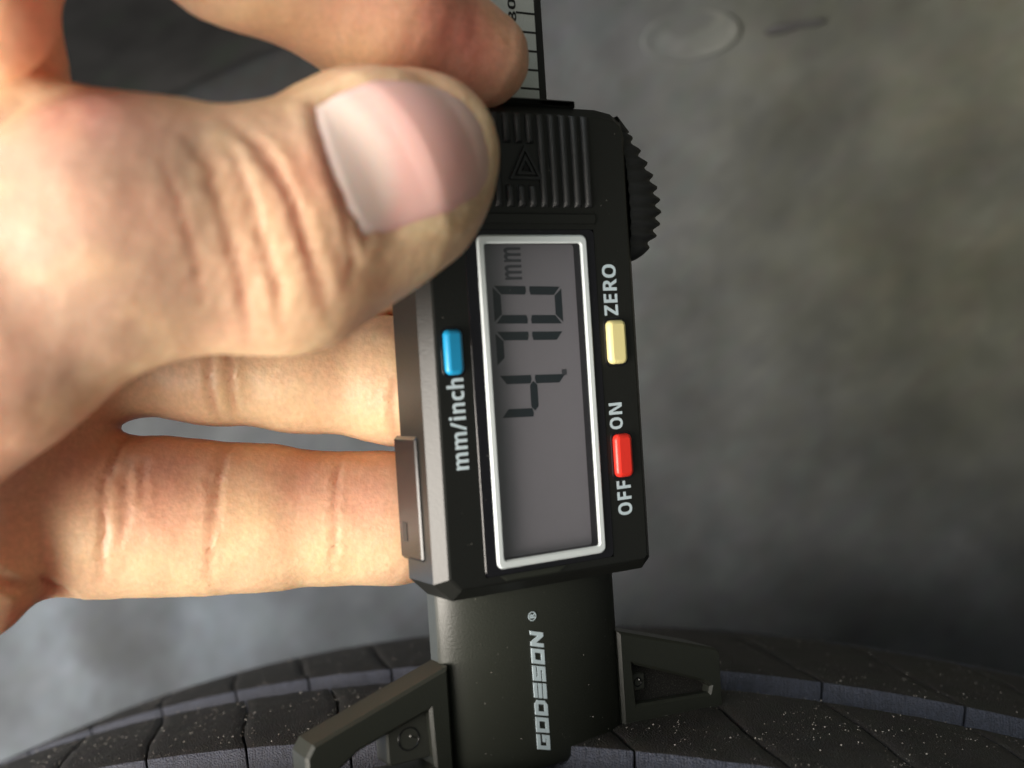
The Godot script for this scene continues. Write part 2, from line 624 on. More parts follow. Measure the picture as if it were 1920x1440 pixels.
func brand_letters(w: float, h: float, tk: float, gap: float) -> Array:
	var out := []
	var x := 0.0
	for letter in "GODESON":
		var parts := []
		match letter:
			"G": parts = [rect(0, 0, tk, h), rect(tk, h - tk, w, h), rect(tk, 0, w, tk), rect(w - tk, tk, w, h * 0.55), rect(w * 0.5, h * 0.55 - tk * 0.8, w - tk, h * 0.55)]
			"O": parts = [rect(0, 0, tk, h), rect(w - tk, 0, w, h), rect(tk, h - tk, w - tk, h), rect(tk, 0, w - tk, tk)]
			"D": parts = [rect(0, 0, tk, h), [Vector2(w - tk, 0.0), Vector2(w, tk * 0.8), Vector2(w, h - tk * 0.8), Vector2(w - tk, h)], rect(tk, h - tk, w - tk, h), rect(tk, 0, w - tk, tk)]
			"E": parts = [rect(0, 0, w, tk), rect(0, h / 2 - tk / 2, w, h / 2 + tk / 2), rect(0, h - tk, w, h)]
			"S": parts = [rect(0, 0, w, tk), rect(w - tk, tk, w, h / 2 - tk / 2), rect(0, h / 2 - tk / 2, w, h / 2 + tk / 2), rect(0, h / 2 + tk / 2, tk, h - tk), rect(0, h - tk, w, h)]
			"N": parts = [rect(0, 0, tk, h), rect(w - tk, 0, w, h), [Vector2(tk, h), Vector2(tk, h - tk * 1.6), Vector2(w - tk, 0.0), Vector2(w - tk, tk * 1.6)]]
		for p in parts:
			out.append(p.map(func(q): return q + Vector2(x, 0)))
		x += w + gap
	return out


func build_gauge() -> void:
	var t := thing("tread_depth_gauge", "black digital tread depth gauge with a small grey screen, standing on the tyre tread", "gauge", Transform3D(WHEEL * GAUGE, WHEEL * (GAUGE_AT * MM)))
	var ox := -7.5
	var face := PackedVector2Array([Vector2(-5.2, -3.4), Vector2(21.3, -3.4), Vector2(22.6, -2.2), Vector2(22.7, 50.0), Vector2(22.2, 51.8), Vector2(20.8, 52.8), Vector2(18.5, 53.2), Vector2(-5.6, 53.2), Vector2(-7.2, 51.8), Vector2(-7.4, -1.2)])
	# housing: chamfered shell, its face open where the screen sits
	var st := st_new()
	loft(st, face, [[1.2, -8.6], [0.0, -7.8], [0.0, -1.5], [1.25, -0.12], [1.5, 0.0]], false)
	var front := inset(face, 1.5)
	var hole := Rect2(-1.5, -1.1, 17.7, 39.5)
	for r in [[-50.0, -50.0, hole.position.x, 90.0], [hole.end.x, -50.0, 90.0, 90.0], [hole.position.x, hole.end.y, hole.end.x, 90.0], [hole.position.x, -50.0, hole.end.x, hole.position.y]]:
		for piece in Geometry2D.intersect_polygons(front, PackedVector2Array(rect(r[0], r[1], r[2], r[3]))):
			flat(st, piece, 0.0)
	obj("housing", done(st), M.plastic, t)
	# screen: gloss surround, sunken panel, window, white frame
	var surround := rrect(-1.5, -1.1, 16.2, 38.4, 0.6)
	var opening := rrect(0.95, 0.55, 14.05, 36.75, 0.35)
	obj("screen_surround", frame_ring(surround, opening, -1.6, 0.08, 0.06), M.gloss, t)
	obj("screen_panel", lofted(rrect(0.9, 0.5, 14.1, 36.8, 0.3), [[0.0, -1.8], [0.0, -1.35]]), M.lcd, t)
	st = st_new()
	box(st, Vector3(0.96, 0.56, 0.02), Vector3(14.04, 36.74, 0.2))
	obj("screen_window", done(st), M.glass, t)
	obj("screen_frame", frame_ring(rrect(0.0, -0.4, 15.0, 37.75, 0.8), rrect(0.95, 0.55, 14.05, 36.75, 0.35), 0.06, 0.34, 0.2), M.white_print, t)
	# reading: 4.70 mm
	for d in [["fgbc", 16.4, 4.9], ["abc", 22.3, 4.1], ["abcdef", 27.35, 4.4]]:
		obj("screen_digit", bars(digit(d[0], d[2], 9.4, 1.0), d[1], -11.95, 0.035, -1.36, -1.32), M.lcd_ink, t)
	obj("decimal_point", bars([rect(0, 0, 0.7, 0.7)], 21.2, -12.0, 0.0, -1.36, -1.32), M.lcd_ink_pale, t)
	lettering("mm", 32.7, -6.6, 36.5, -4.3, -1.32, M.lcd_ink_pale, t)
	# buttons and their print
	for b in [["mode_button", M.blue_button, -5.0, 22.1, -2.75, 27.2], ["zero_button", M.yellow_button, 17.1, 22.1, 19.75, 27.4], ["power_button", M.red_button, 17.1, 8.35, 19.6, 13.6]]:
		obj(b[0], lofted(rrect(b[2], b[3], b[4], b[5], 0.7, 5), [[0.0, -0.3], [0.0, 0.3], [0.08, 0.52], [0.25, 0.7], [0.5, 0.78]], 1), b[1], t)
		obj("button_collar", frame_ring(rrect(b[2] - 0.3, b[3] - 0.3, b[4] + 0.3, b[5] + 0.3, 0.75, 5), rrect(b[2] - 0.04, b[3] - 0.04, b[4] + 0.04, b[5] + 0.04, 0.58, 5), -0.3, 0.05, 0.02), M.gloss, t)
	lettering("mm/inch", 11.4, 2.75, 21.7, 4.9, 0.02, M.label_print, t)
	lettering("ZERO", 28.0, -19.1, 34.2, -17.1, 0.02, M.label_print, t)
	lettering("ON", 14.2, -18.75, 17.4, -16.85, 0.02, M.label_print, t)
	lettering("OFF", 3.7, -19.35, 7.9, -17.3, 0.02, M.label_print, t)
	# thumb rest: ridges with an arrowhead in the middle
	st = st_new()
	for k in 13:
		var x: float = 15.75 - 1.55 * k
		var spans := [[41.0, 52.0]]
		if k in [5, 6, 7]:
			spans = [[41.0, 43.6], [48.4, 52.0]]
		for sp in spans:
			obj("grip_ridge", ridge_mesh(sp[1] - sp[0]), M.rubber_pad, t, Vector3(x, sp[0], 0.0))
	var arrow := PackedVector2Array([Vector2(4.9, 44.2), Vector2(9.3, 44.2), Vector2(7.1, 48.2)])
	st = st_new()
	for k in 3:
		var a := inset(arrow, 0.55 * k)
		var b := inset(arrow, 0.55 * k + 0.3)
		rings(st, a, 0.0, a, 0.34)
		rings(st, a, 0.34, b, 0.34)
		rings(st, b, 0.34, b, 0.0)
	obj("arrow_mark", done(st), M.rubber_pad, t)
	# sill between thumb rest and screen, and the notch below the screen
	obj("face_sill", lofted(rrect(-2.2, 39.0, 16.6, 40.3, 0.4), [[0.0, -0.1], [0.0, 0.12], [0.15, 0.25]]), M.plastic, t)
	obj("pry_notch", lofted(PackedVector2Array([Vector2(1.2, -1.85), Vector2(8.4, -1.85), Vector2(9.3, -1.15), Vector2(0.3, -1.15)]), [[0.0, -0.1], [0.0, 0.05], [0.15, 0.12]]), M.foot_plastic, t)
	# half-moon grip on the right flank, ridged
	st = st_new()
	st.set_smooth_group(0)
	grid(st, 150, 12, func(i, j):
		var y: float = 34.6 + 18.2 * i / 150.0
		var k: float = (y - 34.6) / 18.2
		var e: float = 7.0 * pow(sin(PI * pow(clampf(k, 0.0, 1.0), 0.72)), 0.7)
		if y > 36.4 and y < 50.9:
			var ph := fposmod((y - 36.4) / 1.55, 1.0)
			e -= 0.95 * pow(0.5 - 0.5 * cos(TAU * ph), 0.8)
		e = maxf(e, 0.0)
		var a: float = PI * j / 12.0
		return Vector3(22.3 + e * sin(a), y, -4.0 + 3.6 * cos(a) * (0.55 + 0.45 * e / 7.0)), null, true)
	obj("side_grip", done(st), M.rubber_pad, t)
	# lid at the top, battery cover on the left flank
	obj("top_lid", lofted(rrect(-4.0, 53.2, 15.6, 54.1, 0.2), [[0.0, -8.0], [0.0, -1.4], [0.2, -1.1]]), M.plastic, t)
	st = st_new()
	loft(st, PackedVector2Array([Vector2(-7.68, 1.4), Vector2(-7.3, 1.0), Vector2(-7.3, 15.4), Vector2(-7.68, 15.0)]), [[0.0, -8.9], [0.0, -3.6], [0.15, -3.3]])
	obj("battery_cover", done(st), M.flank, t)
	st = st_new()
	box(st, Vector3(-7.74, 3.2, -8.0), Vector3(-7.6, 5.4, -6.9))
	obj("cover_notch", done(st), M.bar_black, t)
	# scale bar
	var bar := obj("scale_bar", null, null, t)
	bar.mesh = lofted(PackedVector2Array([Vector2(0.6, 20.0), Vector2(13.6, 20.0), Vector2(13.6, 140.0), Vector2(0.6, 140.0)]), [[0.0, -6.0], [0.0, -4.4], [0.15, -4.2]])
	bar.material_override = M.bar_black
	obj("scale_plate", lofted(PackedVector2Array([Vector2(1.8, 20.0), Vector2(12.35, 20.0), Vector2(12.35, 140.0), Vector2(1.8, 140.0)]), [[0.0, -4.3], [0.0, -4.05]]), M.steel, bar)
	for k in 34:
		var y: float = 55.95 + 2.27 * k
		st = st_new()
		box(st, Vector3(9.75 - (1.2 if k % 5 == 0 and k else 0.0), y - 0.13, -4.05), Vector3(12.4, y + 0.13, -4.02))
		obj("scale_tick", done(st), M.bar_black, bar)
	lettering("80", 63.9, -9.75, 66.6, -8.65, -4.03, M.bar_black, bar)
	# foot: rounded column, two open wings, the brand down its front
	st = st_new()
	st.set_smooth_group(0)
	var ys := [-25.2, -24.6, -3.0]
	grid(st, 2, 40, func(i, j):
		var a: float = PI * j / 40.0
		var w: float = [12.0, 12.6, 12.6][i]
		var cx := 8.0 - w * signf(cos(a)) * pow(absf(cos(a)), 1.0)
		return Vector3(cx, ys[i], -7.4 + 4.8 * pow(sin(a), 1.15) - (0.25 if i == 0 else 0.0)), null, true)
	obj("foot_column", done(st), M.foot_plastic, t)
	st = st_new()
	box(st, Vector3(-4.5, -25.0, -9.5), Vector3(20.5, -2.0, -6.95))
	obj("foot_block", done(st), M.foot_plastic, t)
	var b_out := [Vector2(-4.5, -11.6), Vector2(-21.4, -17.1), Vector2(-22.3, -18.4), Vector2(-22.3, -25.2), Vector2(-4.5, -25.2)]
	var b_in := [Vector2(-7.2, -16.2), Vector2(-16.0, -18.9), Vector2(-18.4, -20.4), Vector2(-18.4, -22.7), Vector2(-7.0, -22.7)]
	obj("left_wing", frame_ring(PackedVector2Array(b_out), PackedVector2Array(b_in), -9.4, -5.0, 0.35), M.foot_plastic, t)
	var mirror := func(list): return PackedVector2Array(list.map(func(q): return Vector2(15.0 - q.x, q.y)))
	var r_out := [Vector2(-4.6, -11.6), Vector2(-20.2, -16.5), Vector2(-20.9, -17.2), Vector2(-20.9, -25.2), Vector2(-4.6, -25.2)]
	var r_in := [Vector2(-6.6, -16.2), Vector2(-18.0, -20.6), Vector2(-18.9, -21.4), Vector2(-18.6, -22.2), Vector2(-6.9, -21.4)]
	var ro: PackedVector2Array = mirror.call(r_out)
	var ri: PackedVector2Array = mirror.call(r_in)
	ro.reverse()
	ri.reverse()
	var lo := PackedVector2Array(b_out)
	obj("right_wing", frame_ring(ro, ri, -12.0, -5.0, 0.35), M.foot_plastic, t)
	obj("wing_pocket", lofted(inset(ri, -0.3), [[0.0, -11.0], [0.0, -6.6]]), M.dusty_plastic, t)
	for s in [[-9.6, -19.2, 2.7], [22.9, -18.9, 1.2]]:
		var x: float = s[0]
		var y: float = s[1]
		var r: float = s[2]
		var boss := obj("screw_boss", lofted(rrect(x - r, y - r, x + r, y + r, 0.5), [[0.0, -9.2], [0.0, -6.4], [0.2, -6.1]]), M.boss_plastic, t)
		var circle := rrect(x - r * 0.5, y - r * 0.5, x + r * 0.5, y + r * 0.5, r * 0.499, 6)
		obj("screw_hole", frame_ring(circle, inset(circle, 0.12), -6.1, -6.02, 0.02), M.gloss, boss)
		obj("hole_dark", lofted(inset(circle, 0.1), [[0.0, -6.3], [0.0, -6.05]]), M.bar_black, boss)  # flat black disc, painting the darkness of a deep hole
		obj("screw_glint", lofted(PackedVector2Array([Vector2(x + 0.1, y + 0.2), Vector2(x + 0.85, y - 0.15), Vector2(x + 0.95, y + 0.05), Vector2(x + 0.2, y + 0.42)]), [[0.0, -6.1], [0.1, -5.98]]), M.glint_metal, boss)  # bright sliver added as a ready-made highlight in the hole
	obj("brand_lettering", bars(brand_letters(1.78, 1.75, 0.46, 0.27), -23.3, -7.1, 0.28, -2.66, -2.56), M.label_print, t)
	# dust that has settled on the plastic
	var mm := MultiMesh.new()
	mm.transform_format = MultiMesh.TRANSFORM_3D
	mm.use_colors = true
	mm.mesh = grain_mesh()
	mm.instance_count = 260
	for k in 260:
		var at := Vector3(rng.randf_range(-5.5, 21.0), rng.randf_range(-2.0, 52.0), 0.02)
		if k % 2 == 0:
			at = Vector3(7.6 + 11.0 * rng.randf_range(-1.0, 1.0), rng.randf_range(-24.0, -3.5), -2.6)
			at.z = -7.4 + 4.8 * pow(1.0 - pow((at.x - 8.0) / 12.6, 2.0), 0.575)
		elif at.x > -1.6 and at.x < 16.3 and at.y < 38.5:
			at.z = 0.2
		elif at.y > 41.0 and at.x < 16.3:
			at.z = 0.3
		mm.set_instance_transform(k, Transform3D(Basis.from_euler(Vector3(rng.randf(), rng.randf(), rng.randf()) * TAU).scaled(Vector3.ONE * (0.022 + 0.07 * pow(rng.randf(), 5.0)) * MM), at * MM))
		mm.set_instance_color(k, Color(0.20, 0.19, 0.17) * rng.randf_range(0.4, 1.6))
	var dusty := MultiMeshInstance3D.new()
	dusty.name = "dust"
	dusty.multimesh = mm
	dusty.material_override = M.grit
	dusty.set_meta("kind", "stuff")
	t.add_child(dusty, true)
	lettering("®", -8.2 + 0.6, -6.3, -6.5, -5.2, -2.56, M.label_print, t)


func ridge_mesh(length: float) -> ArrayMesh:
	var key := "ridge%.1f" % length
	if not M.has(key):
		var st := st_new()
		st.set_smooth_group(0)
		grid(st, 6, 6, func(i, j):
			var a: float = PI * j / 6.0
			var y: float = [0.0, 0.08, 0.3, length / 2, length - 0.3, length - 0.08, length][i]
			var k: float = [0.0, 0.6, 1.0, 1.0, 1.0, 0.6, 0.0][i]
			return Vector3(-0.52 * cos(a), y, 0.55 * sin(a) * k), null, true)
		M[key] = done(st)
	return M[key]


# ---------------------------------------------------------------- hand
# Bones in millimetres in the camera's directions, measured from HAND_AT: [from, radius, to, radius, flatness]
const BONES := [
	[0, 6.0, [[Vector3(-35.2, -3.8, -8.0), 14.00, Vector3(-33.6, -14.3, -13.0), 11.00, 1.00],
		[Vector3(-45.6, 1.2, -2.0), 17.00, Vector3(-35.2, -3.8, -8.0), 14.00, 1.00],
		[Vector3(-54.9, 7.0, 2.0), 20.00, Vector3(-45.6, 1.2, -2.0), 17.00, 1.00],
		[Vector3(-35.2, -3.8, -8.0), 14.00, Vector3(-30.7, 0.0, -12.0), 12.00, 1.00],
		[Vector3(-33.0, -19.8, -2.0), 10.00, Vector3(-44.5, -10.6, 0.0), 14.00, 1.00],
		[Vector3(-54.9, 7.0, 2.0), 20.00, Vector3(-87.0, 9.1, 5.0), 24.00, 1.00],
		[Vector3(-21.9, 29.0, 18.0), 8.30, Vector3(-25.0, 13.7, 18.0), 11.00, 1.00],
		[Vector3(-25.0, 13.7, 18.0), 11.00, Vector3(-38.7, 1.1, 10.0), 14.00, 1.00]]],   # palm
	[1, 3.0, [[Vector3(-15.6, 24.4, 21.0), 4.40, Vector3(-1.2, 22.0, 21.0), 4.00, 1.00],
		[Vector3(-6.6, 13.5, 24.0), 11.60, Vector3(-19.1, 6.3, 24.0), 13.00, 1.00],
		[Vector3(-19.1, 6.3, 24.0), 13.00, Vector3(-35.2, -4.1, 18.0), 15.00, 1.00],
		[Vector3(-6.6, 13.5, 24.0), 11.60, Vector3(6.8, 14.5, 19.0), 11.00, 1.00],
		[Vector3(6.8, 14.5, 19.0), 11.00, Vector3(15.8, 20.6, 14.0), 10.20, 1.10],
		[Vector3(15.8, 20.6, 14.0), 10.20, Vector3(20.1, 23.5, 10.0), 8.60, 1.20],
		[Vector3(9.3, 12.4, 16.0), 8.50, Vector3(19.1, 18.8, 10.0), 7.70, 1.00]]],   # thumb
	[2, 3.0, [[Vector3(26.2, 37.4, -4.5), 5.80, Vector3(15.4, 40.7, 4.0), 8.20, 1.00],
		[Vector3(15.4, 40.7, 4.0), 8.20, Vector3(3.3, 44.4, 15.0), 8.60, 1.00],
		[Vector3(3.3, 44.4, 15.0), 8.60, Vector3(-2.4, 48.1, 22.0), 9.00, 1.00],
		[Vector3(-2.4, 48.1, 22.0), 9.00, Vector3(-11.4, 50.1, 24.0), 8.60, 1.00],
		[Vector3(-11.4, 50.1, 24.0), 8.60, Vector3(-21.0, 38.3, 22.0), 8.00, 1.00],
		[Vector3(-21.0, 38.3, 22.0), 8.00, Vector3(-21.9, 29.0, 18.0), 8.30, 1.00]]],   # index
	[3, 2.0, [[Vector3(-14.4, 31.2, 33.0), 6.40, Vector3(-15.4, 43.7, 32.0), 8.00, 1.00]]],   # index_root
	[4, 2.5, [[Vector3(-29.7, 10.6, -16.0), 8.50, Vector3(-7.7, 14.1, -18.0), 8.00, 1.00],
		[Vector3(-7.7, 14.1, -18.0), 8.00, Vector3(13.5, 15.1, -21.0), 6.90, 1.00],
		[Vector3(13.5, 15.1, -21.0), 6.90, Vector3(25.8, 14.1, -25.0), 6.60, 1.00]]],   # middle
	[5, 2.5, [[Vector3(-28.5, 5.6, -13.0), 8.00, Vector3(-17.8, 4.7, -14.0), 8.20, 1.00],
		[Vector3(-17.8, 4.7, -14.0), 8.20, Vector3(-6.9, 3.4, -15.0), 8.00, 1.00],
		[Vector3(-6.9, 3.4, -15.0), 8.00, Vector3(3.5, 2.0, -16.0), 7.60, 1.00],
		[Vector3(3.5, 2.0, -16.0), 7.60, Vector3(15.3, 0.4, -17.0), 7.50, 1.00],
		[Vector3(15.3, 0.4, -17.0), 7.50, Vector3(25.8, -0.8, -23.0), 7.00, 1.00]]],   # ring
	[6, 2.5, [[Vector3(-26.5, -16.1, -13.0), 9.40, Vector3(-19.7, -16.1, -12.0), 9.20, 1.00],
		[Vector3(-19.7, -16.1, -12.0), 9.20, Vector3(-12.9, -16.1, -13.0), 9.20, 1.00],
		[Vector3(-12.9, -16.1, -13.0), 9.20, Vector3(-6.7, -16.4, -14.0), 8.80, 1.00],
		[Vector3(-6.7, -16.4, -14.0), 8.80, Vector3(-0.3, -16.5, -15.0), 8.50, 1.00],
		[Vector3(-0.3, -16.5, -15.0), 8.50, Vector3(8.1, -16.7, -16.0), 7.70, 1.00],
		[Vector3(8.1, -16.7, -16.0), 7.70, Vector3(14.6, -16.8, -17.0), 7.80, 1.00],
		[Vector3(14.6, -16.8, -17.0), 7.80, Vector3(25.9, -17.1, -22.0), 7.40, 1.00]]],   # pinky
]
const THUMB := 1
var CREASES := [
	[5.0, 0.55, 0.30, [Vector2(2.9, 20.9), Vector2(4.7, 18.1), Vector2(5.9, 14.8), Vector2(6.6, 11.1), Vector2(7.1, 7.4), Vector2(6.6, 3.7)], Rect2(-0.1, 0.7, 10.2, 23.2)],
	[5.0, 0.50, 0.28, [Vector2(5.7, 20.4), Vector2(7.4, 16.9), Vector2(8.7, 12.6), Vector2(9.6, 8.4), Vector2(9.4, 5.6)], Rect2(2.7, 2.6, 10.0, 20.7)],
	[5.0, 0.55, 0.33, [Vector2(4.9, 23.4), Vector2(8.3, 20.3), Vector2(10.6, 17.0), Vector2(12.1, 13.7), Vector2(13.1, 9.5), Vector2(13.2, 6.6)], Rect2(1.9, 3.6, 14.3, 22.8)],
	[5.0, 0.35, 0.20, [Vector2(3.8, 21.1), Vector2(6.1, 17.3), Vector2(7.5, 12.6), Vector2(8.2, 7.5), Vector2(8.0, 3.7)], Rect2(0.8, 0.7, 10.4, 23.3)],
	[5.0, 0.30, 0.16, [Vector2(6.8, 23.2), Vector2(9.2, 19.9), Vector2(11.1, 16.1), Vector2(12.3, 11.8), Vector2(12.5, 8.5)], Rect2(3.8, 5.5, 11.7, 20.7)],
	[5.0, 0.30, 0.16, [Vector2(13.0, 21.7), Vector2(14.2, 18.4), Vector2(15.1, 14.7), Vector2(15.8, 10.9), Vector2(15.6, 8.5)], Rect2(10.0, 5.5, 8.8, 19.2)],
	[5.0, 0.30, 0.14, [Vector2(1.0, 18.7), Vector2(2.6, 15.0), Vector2(3.5, 10.8), Vector2(3.8, 7.0)], Rect2(-2.0, 4.0, 8.8, 17.7)],
	[-30.0, 0.34, 0.34, [Vector2(-16.2, -4.8), Vector2(-16.4, -10.9), Vector2(-16.1, -16.9), Vector2(-16.9, -22.4)], Rect2(-19.9, -25.4, 6.7, 23.5)],
	[-30.0, 0.30, 0.22, [Vector2(-4.9, -6.8), Vector2(-5.1, -11.0), Vector2(-4.6, -17.2), Vector2(-5.3, -23.6)], Rect2(-8.3, -26.6, 6.7, 22.9)],
	[-30.0, 0.40, 0.25, [Vector2(-4.2, -6.8), Vector2(-4.1, -11.0), Vector2(-3.9, -17.2)], Rect2(-7.2, -20.2, 6.4, 16.4)],
	[-30.0, 0.28, 0.22, [Vector2(8.8, -7.8), Vector2(9.2, -11.3), Vector2(9.3, -17.6), Vector2(8.5, -22.9)], Rect2(5.5, -25.9, 6.8, 21.1)],
	[-30.0, 0.40, 0.30, [Vector2(-5.2, 4.4), Vector2(-5.4, 0.0), Vector2(-5.1, -4.4)], Rect2(-8.4, -7.4, 6.2, 14.7)],
	[-30.0, 0.35, 0.25, [Vector2(-3.3, 5.0), Vector2(-2.9, 1.2), Vector2(-3.1, -3.7)], Rect2(-6.3, -6.7, 6.4, 14.7)],
	[-30.0, 0.35, 0.25, [Vector2(16.2, 1.3), Vector2(15.8, -2.5), Vector2(16.0, -7.0)], Rect2(12.8, -9.9, 6.4, 14.2)],
	[-30.0, 0.40, 0.25, [Vector2(-14.4, -9.7), Vector2(-13.8, -13.9), Vector2(-14.3, -18.1)], Rect2(-17.4, -21.1, 6.6, 14.5)],
	[-30.0, 0.40, 0.20, [Vector2(-12.6, -9.1), Vector2(-12.2, -13.3)], Rect2(-15.6, -16.3, 6.4, 10.2)],
	[-30.0, 0.60, 0.60, [Vector2(-21.9, -24.8), Vector2(-23.2, -22.5), Vector2(-25.0, -21.3)], Rect2(-28.0, -27.8, 9.1, 9.5)],
]
var NAIL := [Vector2(11.57, 25.35), Vector2(13.71, 27.24), Vector2(16.76, 28.61), Vector2(19.82, 29.22), Vector2(22.87, 29.12), Vector2(25.42, 27.90), Vector2(27.20, 25.71), Vector2(27.96, 23.16), Vector2(27.76, 20.36), Vector2(26.69, 18.23), Vector2(24.40, 16.19), Vector2(21.35, 14.66), Vector2(18.29, 13.49), Vector2(16.56, 12.93), Vector2(15.34, 15.27), Vector2(14.12, 18.33), Vector2(12.79, 21.89)]
var NAIL_LINE := NAIL + [NAIL[0]]
var NAIL_BOX := Rect2(7.6, 8.9, 24.4, 24.3)
var NAIL_ROOT := [Vector2(11.57, 25.35), Vector2(16.56, 12.93)]
var NAIL_TIP := Vector2(27.86, 21.89)
const LUNULA := 5.6
var KNUCKLE := Vector2(8.05, 13.36)
var BLUSH := [
	[Vector2(16.25, 38.95), 6.0, Color(0.82, 0.44, 0.30), -30.0],
	[Vector2(25.16, 37.18), 6.5, Color(0.86, 0.24, 0.19), -30.0],
	[Vector2(-5.91, 23.64), 4.0, Color(0.66, 0.30, 0.24), 0.0],
	[Vector2(-23.18, -7.68), 7.0, Color(0.70, 0.28, 0.20), -40.0],
	[Vector2(-10.50, -11.05), 7.0, Color(0.76, 0.37, 0.25), -40.0],
	[Vector2(13.06, -13.17), 5.0, Color(0.76, 0.37, 0.25), -40.0],
	[Vector2(13.77, 18.61), 4.0, Color(0.64, 0.27, 0.17), 0.0],
	[Vector2(4.91, -11.29), 4.0, Color(0.76, 0.37, 0.25), -40.0],
]
var bone_of := []   # flat list for speed
var HAND_AT := Vector3(-30, 0, -130)


func cone_dist(p: Vector3, b: Array) -> float:
	var a: Vector3 = b[0]
	var d: Vector3 = b[2]
	var q := p - a
	var k := clampf(q.dot(d) * b[4], 0.0, 1.0)
	var o := q - d * k
	o.z *= b[5]
	return o.length() - lerpf(b[1], b[3], k)


func smin(a: float, b: float, k: float) -> float:
	var h := maxf(k - absf(a - b), 0.0) / k
	return minf(a, b) - h * h * k * 0.25


func field(p: Vector3, use: Array) -> float:
	# palm first, then every finger joined to the palm but not to its neighbour
	var palm := 1e6
	var best := 1e6
	for g in use:
		var f := 1e6
		for b in g[1]:
			f = smin(f, cone_dist(p, b), g[2])
		if g[0] == 0:
			palm = f
			best = f
		else:
			best = minf(best, smin(palm, f, 3.6))
	return best


func near_bones(at: Vector3, reach: float) -> Array:
	var out := []
	for g in bone_of:
		var kept := []
		for b in g[1]:
			if cone_dist(at, b) < reach:
				kept.append(b)
		if kept.size():
			out.append([g[0], kept, g[2]])
	return out


